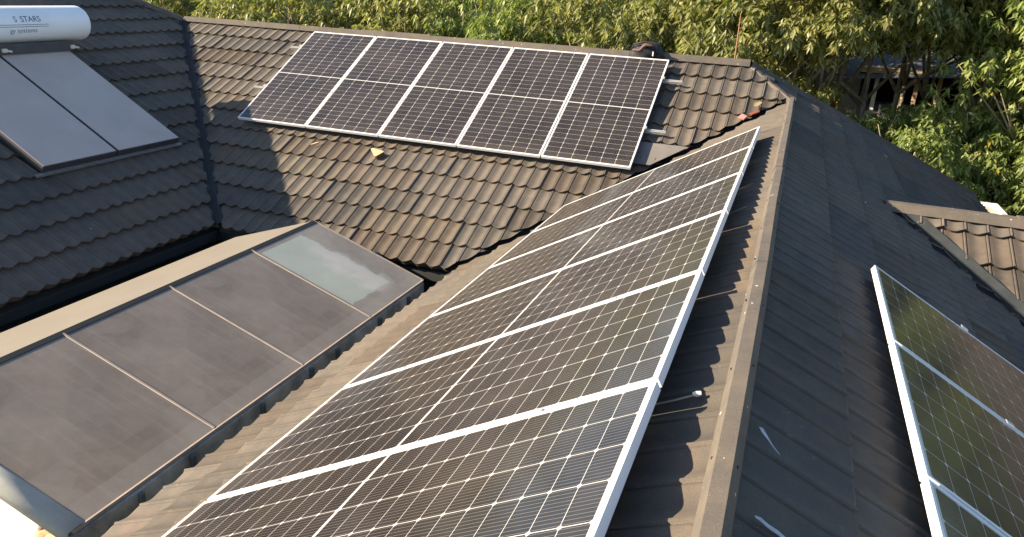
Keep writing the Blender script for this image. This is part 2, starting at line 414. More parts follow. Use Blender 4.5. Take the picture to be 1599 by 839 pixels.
# far slopes of the left wing
pyd('roof_slope', [(LRX, 1.2, zL(LRX)), (LRX, 21.42 + LRX, zL(LRX)), (-17.4, 14.8, zL(LRX) - T * 5.4), (-17.4, 1.2, zL(LRX) - T * 5.4)], [(0, 1, 2, 3)], M['tile'], house)
pyd('roof_slope', [(LRX, 21.42 + LRX, zL(LRX)), (-10.37, 11.05, zL(-10.37)), (-10.37, 14.8, zD(14.8)), (-17.4, 14.8, zL(LRX) - T * 5.4)], [(0, 1, 2, 3)], M['tile'], house)
# small cross gable on the east slope
eC = [((EX + EY + G * 1.2, 0, 0), (-1, -1, 0)), ((0, EY, 0), (0, 1, 0)), ((6.5, 0, 0), (1, 0, 0))]
tile_roof(house, [tile_piece((0, 5.14, zE(5.14)), **BX, u0=0.8, u1=6.6, ncourse=8, phase=1.455, seed=6, clips=eC)], 'small brown cross gable slope at the right')
pyd('roof_slope', [(EX, EY, EZ), (6.5, EY, EZ), (6.5, EY + 2.4, EZ - T * 2.4), (EX + 2.4, EY + 2.4, EZ - T * 2.4)], [(0, 1, 2, 3)], M['tile'], house)

# dark underlay a little below every slope (what shows in the open valleys)
def under(pts, dz=-0.085):
    pyd('roof_underlay', [(x, y, z + dz) for x, y, z in pts], [tuple(range(len(pts)))], M['dark'], house)
under([(-3.2, YN, zA(-3.2)), (0, YN, RZ), (0, RY, RZ), (-3.2, RY - 3.2, zA(-3.2))])
under([(-6.5, 7.2, zB(7.2)), (-3.2, 7.23, zB(7.23)), (0, RY, RZ), (-.62, YB, ZB), (-10.37, YB, ZB)])
under([(3.2, YN, zC(3.2)), (0, YN, RZ), (0, RY, RZ), (-.62, YB, ZB), (3.2, 14.87, zC(3.2))])
under([(-6.6, 1.2, zL(-6.6)), (-6.6, 7.25, zL(-6.6)), (-10.37, YB, zL(-10.37)), (LRX, 9.42, zL(LRX)), (LRX, 1.2, zL(LRX))])
# valley channels
def channel(p, q, wd, dz, name='valley_channel'):
    p = Vector(p); q = Vector(q); d = (q - p).normalized(); ax = Vector((0, 0, 1)).cross(d).normalized()
    bm = bmesh.new(); up = Vector((0, 0, 1))
    add_prism(bm, [(-wd, dz + .03), (-wd * .2, dz), (wd * .2, dz), (wd, dz + .03), (wd, dz + .022), (0, dz - .01), (-wd, dz + .022)], p, q, ax, up)
    from_bm(name, bm, M['valley'], house)
channel((-3.3, RY - 3.3, zA(-3.3)), (0, RY, RZ), 0.07, -0.085)
channel((-6.55, 7.23, zB(7.23)), (-10.37, YB, ZB), 0.06, -0.014)
channel((EX, EY, EZ), (EX + 2.3, EY - 2.3, zC(EX + 2.3)), 0.06, -0.03)

def edge_flashing():
    v = []
    for k in (0.0, 2.35):
        x, y = EX + k, EY - k
        for off, dz in ((.035, -.05), (.035, .012), (.135, .014)):
            v.append((x + off * 1.0 + .02, y + off * .35, zE(y + off * .35) + dz + (0 if dz > 0 else -.03)))
    pyd('edge_flashing', v, [(0, 1, 4, 3), (1, 2, 5, 4)], M['edge'], house)
M['edge'] = simple('dark_edge_flashing', (0.035, 0.038, 0.036), 0.7, 0, 0.3, 5)
edge_flashing()
# ridge and hip caps : folded trapezoid profile
def ridge_cap(p, q, name='ridge_cap', lift=0.0, wide=1.0, label=None, seg=1.2, slim=False):
    p = Vector(p); q = Vector(q); L_ = (q - p).length; d = (q - p).normalized()
    ax = d.cross(Vector((0, 0, 1))).normalized(); up = ax.cross(d).normalized()
    bm = bmesh.new(); n = max(1, round(L_ / seg)); rng = random.Random(int(L_ * 100))
    for i in range(n):
        a = p + d * (L_ * i / n - (0.03 if i else 0)); b = p + d * (L_ * (i + 1) / n)
        e0 = 0.0 if i % 2 == 0 else 0.008
        e = rng.uniform(-.003, .003)
        a = a + ax * rng.uniform(-.004, .004); b = b + ax * rng.uniform(-.004, .004) + up * rng.uniform(-.003, .002)
        ww = wide * (1 + e0)
        prof = [(-.082 * ww, -.044 + lift), (-.046 * ww, .030 + e0 + e + lift), (.038 * ww, .034 + e0 + e + lift), (.074 * ww, -.044 + lift), (.066 * ww, -.044 + lift), (.033 * ww, .024 + lift), (-.041 * ww, .020 + lift), (-.074 * ww, -.044 + lift)]
        if slim: prof = [(-.050, -.030), (-.030, .022 + e0 + e), (.016, .026 + e0 + e), (.040, -.036), (.034, -.036), (.012, .018), (-.026, .014), (-.044, -.030)]
        add_prism(bm, prof, a, b, ax, up)
    cl = bm.loops.layers.color.new('tint')
    for f in bm.faces:
        for lp in f.loops: lp[cl] = (1, 1, 1, 1)
    o = from_bm(name, bm, M['cap'], house)
    if label: o['label'] = label
    return o
ridge_cap((0, YN, RZ), (0, RY - 0.02, RZ), label='long ridge cap beside the front row, spotted with white droppings', slim=True)
ridge_cap((-10.3, YB, ZB), (-.62, YB, ZB), lift=0.01, label='straight ridge cap above the back row')
ridge_cap((-.62, YB, ZB + .004), (3.3, YB + 3.92, zC(3.3)), 'hip_cap', lift=0.0, wide=.9)
ridge_cap((-.64, YB + .02, ZB), (0.0, RY, RZ), 'hip_cap', lift=-0.035, wide=.7)
ridge_cap((-10.37, YB, ZB), (LRX, 21.42 + LRX, zL(LRX)), 'hip_cap', lift=0.0)
ridge_cap((LRX, 1.2, zL(LRX)), (LRX, 9.42, zL(LRX)))
ridge_cap((EX - .02, EY, EZ + .01), (6.5, EY, EZ + .01), lift=0.0, wide=1.25, label='pale brown cap of the small cross gable')
# wall shells, fascia, gutters
def wall_box(lo, hi):
    bm = bmesh.new(); add_box(bm, lo, hi); from_bm('wall', bm, M['plaster'], house)
wall_box((-2.85, YN + .2, GROUND), (2.85, 7.4, -3.12)); wall_box((-10.2, 7.55, GROUND), (2.85, 14.6, -3.14)); wall_box((-17, 1.5, GROUND), (-6.95, 14.4, -3.16))
def screws():
    rng = random.Random(21); bm = bmesh.new(); bmesh.ops.create_icosphere(bm, subdivisions=1, radius=.006)
    me = bpy.data.meshes.new('screw'); bm.to_mesh(me); bm.free(); me.materials.append(M['valley'])
    y = 1.2
    while y < RY - .4:
        for x, z in ((-.039, .001), (.026, .002)):
            o = bpy.data.objects.new('screw', me); col.objects.link(o); o.parent = house
            o.location = Vector((x, y + rng.uniform(-.05, .05), RZ + z)) - house.location
        y += .6
def boxpart(name, lo, hi, mat, parent, bevel=0.0, label=None):
    bm = bmesh.new(); add_box(bm, lo, hi, None, bevel); o = from_bm(name, bm, mat, parent)
    if label: o['label'] = label
    return o
boxpart('gutter', (-6.72, 1.2, -3.22), (-6.58, 7.3, -3.10), M['gutter'], house, .01)
boxpart('gutter', (-6.7, 7.28, -3.24), (-3.3, 7.40, -3.11), M['gutter'], house, .01)
boxpart('fascia', (-6.78, 1.2, -3.55), (-6.73, 7.4, -3.12), M['gutter'], house)
boxpart('fascia', (-6.7, 7.42, -3.6), (-3.2, 7.47, -3.13), M['gutter'], house)
for y in (2.2, 3.4, 4.6, 5.8, 6.9): boxpart('gutter_bracket', (-6.735, y, -3.45), (-6.69, y + .05, -3.225), M['gutter'], house)
screws()
# flat patch of flashing where the tiles stop short beside the valley
fl = [(-2.2, 9.02), (-1.49, 9.02), (-1.10, 9.38), (-2.2, 9.38)]
pyd('flashing_sheet', [(x, y, zB(y) + .022) for x, y in fl] + [(x, y, zB(y) + .018) for x, y in fl], [(0, 1, 2, 3), (0, 4, 5, 1), (1, 5, 6, 2), (2, 6, 7, 3)], M['flash'], house)
# dropping streaks on the shaded slope
def streak(pts, r):
    bm = bmesh.new(); N_ = Vector((ST, 0, CT))
    v0 = []
    for i, (x, y) in enumerate(pts):
        q = Vector((x, y, zC(x))) + N_ * 0.006
        d = Vector((pts[min(i + 1, len(pts) - 1)][0] - pts[max(i - 1, 0)][0], pts[min(i + 1, len(pts) - 1)][1] - pts[max(i - 1, 0)][1], 0)).normalized()
        s = N_.cross(d).normalized() * r[i]
        v0.append((bm.verts.new(q - s), bm.verts.new(q + s * random.uniform(.7, 1.2))))
    for a, b in zip(v0[:-1], v0[1:]): bm.faces.new((a[0], a[1], b[1], b[0]))
    from_bm('dropping_streak', bm, M['dropping'], slopeC)
streak([(.075, 2.10), (.085, 2.085), (.10, 2.065), (.118, 2.045), (.137, 2.03)], [.009, .011, .005, .004, .002])
streak([(.085, 1.67), (.10, 1.676), (.12, 1.672), (.145, 1.677), (.175, 1.672), (.21, 1.67)], [.004, .009, .008, .010, .008, .006])

# ------------------------------------------------------------------ solar panels
def panel_proto():
    root = thing('solar_module', '', 'solar panel', group='')
    bm = bmesh.new(); lw, th = 0.012, 0.035
    W2, L2 = PW / 2, PL / 2
    # frame as a mitred ring (local z = outward normal, top at 0)
    def ring(x, y, z): return [bm.verts.new((sx * x, sy * y, z)) for sx, sy in ((-1, -1), (1, -1), (1, 1), (-1, 1))]
    o_t, o_b = ring(W2, L2, 0), ring(W2, L2, -th); i_t, i_m = ring(W2 - lw, L2 - lw, 0), ring(W2 - lw, L2 - lw, -.006)
    i_b = ring(W2 - .028, L2 - .028, -th)
    for k in range(4):
        j = (k + 1) % 4
        bm.faces.new((o_t[k], o_t[j], i_t[j], i_t[k])); bm.faces.new((o_b[k], o_b[j], o_t[j], o_t[k]))
        bm.faces.new((i_t[k], i_t[j], i_m[j], i_m[k])); bm.faces.new((o_b[j], o_b[k], i_b[k], i_b[j]))
    from_bm('frame', bm, M['frame'], root, world=False)
    bm = bmesh.new(); x, y, z = W2 - lw, L2 - lw, -.0025
    bm.faces.new([bm.verts.new(p) for p in ((-x, -y, z), (x, -y, z), (x, y, z), (-x, y, z))])
    g = from_bm('cell_glass', bm, M['cells'], root, world=False)
    bm = bmesh.new(); z = -.008
    bm.faces.new([bm.verts.new(p) for p in ((-x, y, z), (x, y, z), (x, -y, z), (-x, -y, z))])
    from_bm('backsheet', bm, M['backsheet'], root, world=False)
    return root
proto = panel_proto(); used = [False]
def place_panel(mw, label, group):
    if not used[0]: o = proto; used[0] = True
    else:
        o = proto.copy(); col.objects.link(o)
        for ch in proto.children:
            c = ch.copy(); col.objects.link(c); c.parent = o
    o.matrix_basis = mw; o['label'] = label; o['group'] = group; o['category'] = 'solar panel'
    return o
def basis(x, y, z, loc, s=1.0):
    mm = Matrix((Vector(x) * s, Vector(y) * s, Vector(z) * s)).transposed().to_4x4(); mm.translation = loc; return mm
KA = 0.966; PA = Vector((-0.262, 7.994, -1.188)) * KA; PB = Vector((-7.4327, 10.7758, -0.8305)); PC = Vector((0.6368, 4.7806, -1.4644)) * 0.97
VA, VB, VC = Vector(AX['V']), Vector(BX['V']), Vector(CX['V'])
laA = ['farthest panel of the long front row, its corner up by the roof valley', 'second panel from the far end of the long front row',
       'third panel from the far end of the long front row', 'fourth panel from the far end of the long front row',
       'second nearest panel of the long front row, one before the bottom frame edge', 'nearest large panel of the front row, cut off by the bottom of the photo']
for i in range(6):
    c = PA + (Vector((0, -(i * PITCH + PW / 2), 0)) - VA * PL / 2) * KA
    place_panel(basis(AX['U'], AX['V'], AX['N'], c, KA), laA[i], 'solar panels of the front row along the ridge')
laB = ['leftmost panel of the back row, its lower corner in shade', 'second panel from the left in the back row', 'middle panel of the back row of five',
       'second panel from the right in the back row', 'rightmost panel of the back row, beneath the black bag']
for i in range(5):
    c = PB + Vector((i * PITCH + PW / 2, 0, 0)) - VB * PL / 2
    place_panel(basis(BX['U'], BX['V'], BX['N'], c), laB[i], 'solar panels of the back row below the far ridge')
laC = ['farthest panel of the shaded right row, pointed corner in front of the small gable', 'middle panel of the shaded right row reflecting green trees',
       'nearest panel of the shaded right row, at the bottom right corner']
for i in range(3):
    c = PC + (Vector((0, -(i * PITCH + PW / 2), 0)) - VC * PL / 2) * 0.97
    place_panel(basis(CX['U'], CX['V'], CX['N'], c, 0.97), laC[i], 'solar panels of the right row on the shaded slope')

# rails with clamps
def rail(p, q, N_, side, clamps, label, grp):
    p = Vector(p); q = Vector(q); N_ = Vector(N_); side = Vector(side); mid = (p + q) / 2
    rt = thing('mounting_rail', label, 'mounting rail', mid, grp)
    bm = bmesh.new()
    add_prism(bm, [(-.02, -.02), (.02, -.02), (.02, .02), (.008, .02), (.008, .004), (-.008, .004), (-.008, .02), (-.02, .02)], p, q, side, N_)
    from_bm('rail_profile', bm, M['rail'], rt)
    d = (q - p).normalized()
    for s in clamps:
        bm = bmesh.new(); c = p + d * s + N_ * 0.046
        mm = basis(d, side, N_, c); add_box(bm, (-.018, -.022, -.02), (.018, .022, .0125), mm, .003)
        from_bm('clamp', bm, M['rail'], rt)
    for s in [0.35 + 1.2 * k for k in range(int((q - p).length / 1.2) + 1) if 0.35 + 1.2 * k < (q - p).length]:
        bm = bmesh.new(); c = p + d * s
        mm = basis(d, side, N_, c); add_box(bm, (-.02, .021, -.075), (.02, .028, .015), mm, .002)
        from_bm('roof_hook', bm, M['rail'], rt)
for k, (dd, lb) in enumerate(((0.42, 'upper rail of the back row, stub ends showing at both sides'), (1.50, 'lower rail of the back row, short bright stub at its left end'))):
    b = PB - VB * dd - Vector(BX['N']) * 0.056
    rail((-7.66, b.y, b.z), (-1.42, b.y, b.z), BX['N'], BX['V'], [0.2] + [0.227 + PITCH * j - .01 for j in range(1, 5)] + [0.227 + PITCH * 5 - .012], lb, 'rails under the back row')
for dd, lb in ((0.45, 'upper rail under the long front row beside the ridge'), (1.75, 'lower rail under the long front row above the eave')):
    b = PA - VA * dd - Vector(AX['N']) * 0.056
    rail((b.x, PA.y + .1, b.z), (b.x, PA.y - 6.95, b.z), AX['N'], AX['V'], [.09] + [.1 + PITCH * KA * j - .01 for j in range(1, 6)] + [.1 + PITCH * KA * 6 - .01], lb, 'rails under the front row')
for dd, lb in ((0.62, 'rail of the right row with white end sticking past the corner panel'), (1.60, 'lower rail hidden under the shaded right row')):
    b = PC - VC * dd - Vector(CX['N']) * 0.05
    rail((b.x, PC.y + .16, b.z), (b.x, PC.y - 3.4, b.z), CX['N'], CX['V'], [.145] + [.16 + PITCH * .97 * j - .01 for j in range(1, 3)], lb, 'rails under the right row')

# ------------------------------------------------------------------ glass canopy over the courtyard
M['cream'] = simple('cream_frosted_sheet', (0.20, 0.172, 0.135), 0.6, 0, 0.06, 1.5)
cano = thing('glass_canopy', 'dusty glass canopy with a low ridge filling the gap between the roof wings', 'glass canopy', (-4.9, 4.7, -3.2))
gx0, gz0, gx1, gz1 = -4.9, -2.62, -3.5, -3.09
ys = [2.46, 3.65, 4.72, 5.82, 6.93]
sl = Vector((gx1 - gx0, 0, gz1 - gz0)); sll = sl.length; sd_ = sl.normalized(); nR = Vector((-sd_.z, 0, sd_.x))
def pane(y0, y1, right, mat, label=None):
    d = sd_ if right else Vector((-sd_.x, 0, sd_.z)); n = nR if right else Vector((-nR.x, 0, nR.z))
    L_ = sll if right else 1.19
    c = Vector((gx0, (y0 + y1) / 2, gz0)) + d * (L_ / 2)
    yv = Vector((0, 1, 0)); yv = yv if right else -yv
    bm = bmesh.new(); mm = basis(d, n.cross(d), n, c)
    o = bpy.data.objects.new('glass_pane', bpy.data.meshes.new('glass_pane')); col.objects.link(o)
    add_box(bm, (-L_ / 2, -(y1 - y0) / 2 + .003, -.010), (L_ / 2, (y1 - y0) / 2 - .003, 0.0), None, .001)
    bmesh.ops.recalc_face_normals(bm, faces=bm.faces[:]); bm.to_mesh(o.data); bm.free(); o.data.materials.append(mat)
    o.parent = cano; o.matrix_basis = Matrix.Translation(-cano.location) @ mm
    if label: o['label'] = label
for i in range(4):
    pane(ys[i], ys[i + 1], True, M['glass_far'] if i == 3 else M['glass'], 'pane with painted pale greenish light and a chalky smear' if i == 3 else None)
    pane(ys[i], ys[i + 1], False, M['cream'], 'cream coloured pane of the far canopy slope')
M['bar'] = simple('tan_glazing_bar', (0.36, 0.29, 0.23), 0.6, 0, 0.15, 8)
for y in ys[1:4]:
    for right in (True,):
        d = sd_ if right else Vector((-sd_.x, 0, sd_.z)); n = nR if right else Vector((-nR.x, 0, nR.z))
        bm = bmesh.new(); a = Vector((gx0, y, gz0)) + d * .02; b = a + d * ((sll if right else 1.19) - .03)
        add_prism(bm, [(-.011, .0005), (.011, .0005), (.008, .006), (-.008, .006)], a, b, n.cross(d), n)
        from_bm('glazing_bar', bm, M['bar'], cano)
bm = bmesh.new(); add_prism(bm, [(-.035, -.012), (0, .008), (.045, -.010), (.045, -.035), (-.035, -.035)], (gx0, ys[0], gz0), (gx0, ys[-1], gz0), (1, 0, 0), (0, 0, 1)); from_bm('ridge_strip', bm, M['gutter'], cano)
bm = bmesh.new(); add_prism(bm, [(-.004, -.022), (.010, -.022), (.010, .004), (-.004, .004)], (gx1, ys[0], gz1), (gx1, ys[-1], gz1), (1, 0, 0), (0, 0, 1)); from_bm('edge_trim', bm, M['bar'], cano)
bm = bmesh.new(); add_prism(bm, [(0, -.016), (.02, -.016), (.02, .003), (0, .003)], Vector((gx0, ys[-1], gz0)), Vector((gx1, ys[-1], gz1)), (0, 1, 0), (0, 0, 1)); from_bm('edge_trim', bm, M['bar'], cano)
# curb under the low edge, lower wall down, end wall, inner floor
def curb():
    bm = bmesh.new(); rng = random.Random(3)
    add_box(bm, (-3.57, ys[0] - .02, -3.9), (-3.47, ys[-1] - .03, -3.115))
    bmesh.ops.subdivide_edges(bm, edges=[e for e in bm.edges if abs((e.verts[0].co - e.verts[1].co).y) > 1], cuts=30)
    for v in bm.verts:
        if v.co.z > -3.2: v.co.z += rng.uniform(-.004, .002)
        v.co.x += rng.uniform(-.003, .003)
    from_bm('curb', bm, M['concrete'], cano)
curb()
for y in (2.9, 3.35, 4.1, 4.75, 5.15, 5.9, 6.5): boxpart('curb_bracket', (-3.475, y, -3.25), (-3.44, y + .035, -3.13), M['plaster'], cano)
boxpart('channel_floor', (-3.46, ys[0] - .3, -3.62), (-2.9, 7.2, -3.56), M['valley'], cano)
M['blind'] = simple('brown_ceiling_lining', (0.09, 0.075, 0.068), 0.9, 0, 0.3, 1.2)
pyd('inner_lining', [(-6.02, ys[0], -3.5), (-3.6, ys[0], -3.5), (-3.6, ys[-1], -3.5), (-6.02, ys[-1], -3.5)], [(0, 1, 2, 3)], M['blind'], cano)
M['pale'] = simple('pale_green_wall', (0.55, 0.62, 0.58), 0.8)
boxpart('end_wall', (-5.9, ys[-1] - .06, -3.5), (-3.6, ys[-1] - .01, -3.15), M['pale'], cano)
boxpart('curb', (-6.14, ys[0], -3.9), (-6.05, ys[-1], -3.06), M['gutter'], cano)
# near end flashing: blue-grey sheet turned down over the near edge
bm = bmesh.new(); prof = [(.085, .002), (.07, .008), (.03, .012), (-.03, .004), (-.045, -.02), (-.05, -.06), (-.044, -.06), (-.038, -.02), (-.026, 0), (.03, .007), (.085, .0005)]
add_prism(bm, prof, Vector((gx0 - .01, ys[0], gz0 + .003)), Vector((gx1 + .004, ys[0], gz1 + .003)), (0, 1, 0), (0, 0, 1)); from_bm('end_flashing', bm, M['grey_sheet'], cano, smooth=True)
# whitewashed parapet in the near courtyard corner
par = thing('parapet_wall', 'sunlit whitewashed parapet at the lower left corner', 'parapet', (-4.9, 1.6, GROUND))
boxpart('wall', (-6.0, 0.6, GROUND), (-3.86, 2.60, -3.36), M['white_paint'], par, .02)
boxpart('coping', (-6.0, 2.56, -3.45), (-3.95, 2.98, -3.30), M['white_paint'], par, .02)
mo = thing('mortar_heap', 'rough sandy mortar lump at the canopy near corner', 'mortar', (-3.6, 2.3, -3.4))
def blob(c, sx, sy, sz, seed, amp, name, mat, parent, sub=3, flat=None):
    bm = bmesh.new(); bmesh.ops.create_icosphere(bm, subdivisions=sub, radius=1.0); rng = random.Random(seed)
    ph = [rng.uniform(0, 6.3) for _ in range(9)]
    for v in bm.verts:
        p = v.co
        k = 1 + amp * (math.sin(3.1 * p.x + ph[0]) * math.sin(2.7 * p.y + ph[1]) + .6 * math.sin(6.3 * p.z + ph[2] + 3 * p.x) + .35 * math.sin(11 * p.y + ph[3] + 5 * p.z)) + rng.uniform(-amp, amp) * .25
        v.co = Vector((p.x * k * sx, p.y * k * sy, max(p.z * k, -.4) * sz)) + Vector(c)
    return from_bm(name, bm, mat, parent, smooth=True)
blob((-3.68, 2.52, -3.33), .14, .16, .13, 5, .22, 'mortar_lump', M['mortar'], mo)
blob((-3.84, 2.62, -3.38), .12, .12, .08, 8, .25, 'mortar_lump', M['mortar'], mo)

# ------------------------------------------------------------------ solar water heater
wh = thing('solar_water_heater', 'white cylindrical water heater tank above two grey flat collectors on the left roof', 'water heater', (-8.8, 7, zL(-8.8)))
NLv = Vector((ST, 0, CT)); VLv = Vector((-CT, 0, ST))
def on_L(x, y, h): return Vector((x, y, zL(x))) + NLv * h
for k, (y0, y1) in enumerate(((4.885, 5.905), (5.93, 6.955), (6.975, 8.0))):
    if k == 0: continue
    c0 = on_L(-7.82, (y0 + y1) / 2, .115); Lc = 2.15
    mm = basis((0, 1, 0), VLv, NLv, c0 + VLv * Lc / 2)
    bm = bmesh.new(); add_box(bm, (-(y1 - y0) / 2, -Lc / 2, -.085), ((y1 - y0) / 2, Lc / 2, -.006), mm, .004)
    cb = from_bm('collector_box', bm, M['collector_frame'], wh)
    bm = bmesh.new(); add_box(bm, (-(y1 - y0) / 2 + .012, -Lc / 2 + .012, -.008), ((y1 - y0) / 2 - .012, Lc / 2 - .012, 0.0), mm)
    from_bm('collector_glass', bm, M['collector'], cb)
# support rails under the collectors
for x in (-7.80, -9.3):
    bm = bmesh.new(); a = on_L(x, 5.85, .012); b = on_L(x, 8.05, .012)
    add_prism(bm, [(-.015, -.012), (.03, -.012), (.03, .012), (-.015, .012)], a, b, VLv, NLv); from_bm('stand_rail', bm, M['stand'] if x > -8 else M['collector_frame'], wh)
TX, TZ, TR = -9.75, -0.79, 0.235
ty1 = 8.43; ty0 = 5.4
bm = bmesh.new(); ring = []
pr = []
for a in range(7): 
    q = a / 6 * math.pi / 2
    pr.append((ty1 - .10 + .10 * math.sin(q), TR * (0.42 + .58 * math.cos(q)) if a < 6 else TR * .42))
pr = [(ty0, TR * .45), (ty0 + .02, TR * .75), (ty0 + .07, TR * .96), (ty0 + .1, TR)] + pr
segs = 48; rings = []
for y, r_ in pr: rings.append([bm.verts.new((TX + r_ * math.cos(2 * math.pi * k / segs), y, TZ + r_ * math.sin(2 * math.pi * k / segs))) for k in range(segs)])
for a in range(len(rings) - 1):
    for k in range(segs): bm.faces.new((rings[a][k], rings[a][(k + 1) % segs], rings[a + 1][(k + 1) % segs], rings[a + 1][k]))
bm.faces.new(rings[0]); bm.faces.new(rings[-1][::-1])
tank = from_bm('water_tank', bm, M['tank'], wh, smooth=True)
def tank_text(s, yright, ang, size, mat, name, space=1.0, sx=1.0):
    cu = bpy.data.curves.new('txt', 'FONT'); cu.body = s; cu.size = size; cu.extrude = 0.0; cu.align_x = 'RIGHT'; cu.space_character = space
    o = bpy.data.objects.new('txt', cu); col.objects.link(o)
    dg = bpy.context.evaluated_depsgraph_get(); me = bpy.data.meshes.new_from_object(o.evaluated_get(dg)); bpy.data.objects.remove(o)
    bm = bmesh.new(); bm.from_mesh(me); bpy.data.meshes.remove(me)
    bmesh.ops.subdivide_edges(bm, edges=[e for e in bm.edges if abs(e.verts[0].co.y - e.verts[1].co.y) > .03], cuts=2)
    for v in bm.verts:
        q = ang + v.co.y / TR
        v.co = Vector((TX + (TR + .0025) * math.cos(q), yright + v.co.x * sx, TZ + (TR + .0025) * math.sin(q)))
    me = bpy.data.meshes.new(name); bm.to_mesh(me); bm.free()
    link_mesh(name, me, mat, tank)
tank_text('STARS', 7.60, R(12), .105, M['blue_ink'], 'lettering', .98, 1.0)
tank_text('S', 7.265, R(12), .105, M['green_ink'], 'lettering')
tank_text('gy systems', 7.53, R(-21), .085, M['green_ink'], 'lettering', 1.05)
for q in (3.5, -2.5):
    v = []; rr = TR + .0025
    for yy in (7.0, 7.70): v += [(TX + rr * math.cos(R(q) + s), yy, TZ + rr * math.sin(R(q) + s)) for s in (-.012, .012)]
    pyd('lettering_rule', v, [(0, 2, 3, 1)], M['blue_ink'], tank)
# tank cradle
boxpart('tank_cradle', (TX - .03, 5.5, zL(TX) + .03), (TX + .22, 8.05, TZ - TR * .93), M['collector_frame'], wh)
for yy in (7.0, 8.0):
    bm = bmesh.new(); add_tube(bm, [(TX + .02, yy, TZ - TR - .01), (TX + .20, yy + .02, TZ - TR - .055), (TX + .26, yy + .10, TZ - TR - .075)], .014, 8); from_bm('pipe_fitting', bm, M['metal_bright'], wh)
    boxpart('bracket', (TX + .14, yy - .02, TZ - TR - .085), (TX + .25, yy + .05, TZ - TR - .035), M['metal_bright'], wh, .006)

# ------------------------------------------------------------------ small loose things
bag = thing('tool_bag', 'crumpled black fabric tool bag lying on the far ridge', 'bag', (-2.04, 10.98, -0.86))
blob((-2.04, 10.97, -0.79), .235, .17, .17, 11, .10, 'bag_body', M['bag'], bag, 4)
bm = bmesh.new(); bmesh.ops.create_icosphere(bm, subdivisions=3, radius=1)
for v in bm.verts: v.co = Vector((v.co.x * .15, v.co.y * .05, v.co.z * .030 + .02 * math.sin(v.co.x * 5))) 
for v in bm.verts: v.co = Matrix.Rotation(R(-24), 4, 'Y') @ v.co + Vector((-2.08, 10.83, -.70))
from_bm('open_flap', bm, M['bag_lining'], bag, smooth=True)
bm = bmesh.new(); add_tube(bm, [(-2.24, 10.86, -.74), (-2.2, 10.82, -.66), (-2.05, 10.82, -.615), (-1.92, 10.84, -.66), (-1.86, 10.86, -.78)], .014, 6); from_bm('strap', bm, M['bag'], bag, smooth=True)
boxpart('buckle', (-1.93, 10.80, -.80), (-1.915, 10.81, -.74), M['white_plastic'], bag)
rod = thing('metal_rod', 'thin rusty rod standing up at the right end of the far ridge', 'rod', (-.84, 11.12, -.80))
bm = bmesh.new(); add_tube(bm, [(-.84, 11.12, -.85), (-.842, 11.12, -.5), (-.848, 11.12, -.18)], [.011, .010, .007], 8); from_bm('shaft', bm, M['rust'], rod)
bm = bmesh.new(); add_tube(bm, [(-.843, 11.12, -.38), (-.80, 11.12, -.352)], [.006, .004], 6); from_bm('side_prong', bm, M['rust'], rod)
# wood offcut : a forked wedge
def loose(name, label, cat, poly, y0h, mat, th, loc, side=None, rot=0):
    th_ = thing(name, label, cat, loc); x0, y0 = loc[0], loc[1]
    bm = bmesh.new(); N_ = Vector(BX['N']); U_ = Vector(BX['U']); V_ = Vector(BX['V']); base = Vector(loc)
    lo = [bm.verts.new(base + U_ * a + V_ * b) for a, b in poly]; hi = [bm.verts.new(base + U_ * a + V_ * b + N_ * th) for a, b in poly]
    n = len(poly); bm.faces.new(hi); bm.faces.new(lo[::-1])
    for k in range(n): bm.faces.new((lo[k], lo[(k + 1) % n], hi[(k + 1) % n], hi[k]))
    o = from_bm('wood_block' if mat == M['wood'] else 'scrap_piece', bm, mat, th_)
    if side:
        bm = bmesh.new(); a, b = side
        q = [base + U_ * a[0] + V_ * a[1] + N_ * .002, base + U_ * b[0] + V_ * b[1] + N_ * .002]
        off = (U_ * (b[1] - a[1]) - V_ * (b[0] - a[0])).normalized() * .0015
        bm.faces.new([bm.verts.new(p + off) for p in (q[0], q[1], q[1] + N_ * (th - .004), q[0] + N_ * (th - .004))])
        from_bm('shaded_side', bm, M['wood_dark'], th_)  # dark sheet painting the shade on the offcut's lower right face
loose('wood_offcut', 'pale forked wood offcut lying on the tiles below the back row', 'wood offcut', [(-.125, .075), (-.10, .095), (.075, .06), (.085, .045), (.02, -.055), (0, -.06), (-.035, -.02)], 0, M['wood'], .045, (-5.03, 8.60, zB(8.60) + .015), ((.02, -.055), (.085, .045)))
loose('wood_stick', 'small pale stick lying on the tiles near the shade edge', 'wood stick', [(-.045, -.03), (-.035, -.045), (.05, .02), (.042, .038)], 0, M['wood'], .02, (-6.04, 8.66, zB(8.66) + .012))
loose('red_scrap', 'small red and tan scrap caught in the valley near the hip', 'scrap', [(-.07, -.04), (-.03, -.06), (.06, .02), (.04, .05)], 0, M['red'], .02, (-.42, 10.08, zB(10.08) + .02))
loose('tan_scrap', 'tan scrap piece lying above the red scrap beside the valley', 'scrap', [(-.05, -.03), (0, -.04), (.05, .05), (.02, .07), (-.04, .03)], 0, M['tan'], .015, (-.40, 10.18, zB(10.24) + .015))
loose('pink_scrap', 'pinkish scrap lying in the valley below the red one', 'scrap', [(-.05, -.03), (.03, -.05), (.06, .02), (-.01, .06)], 0, simple('pink_scrap', (0.45, 0.2, 0.18), .7), .02, (-.56, 9.98, zB(9.98) + .02))
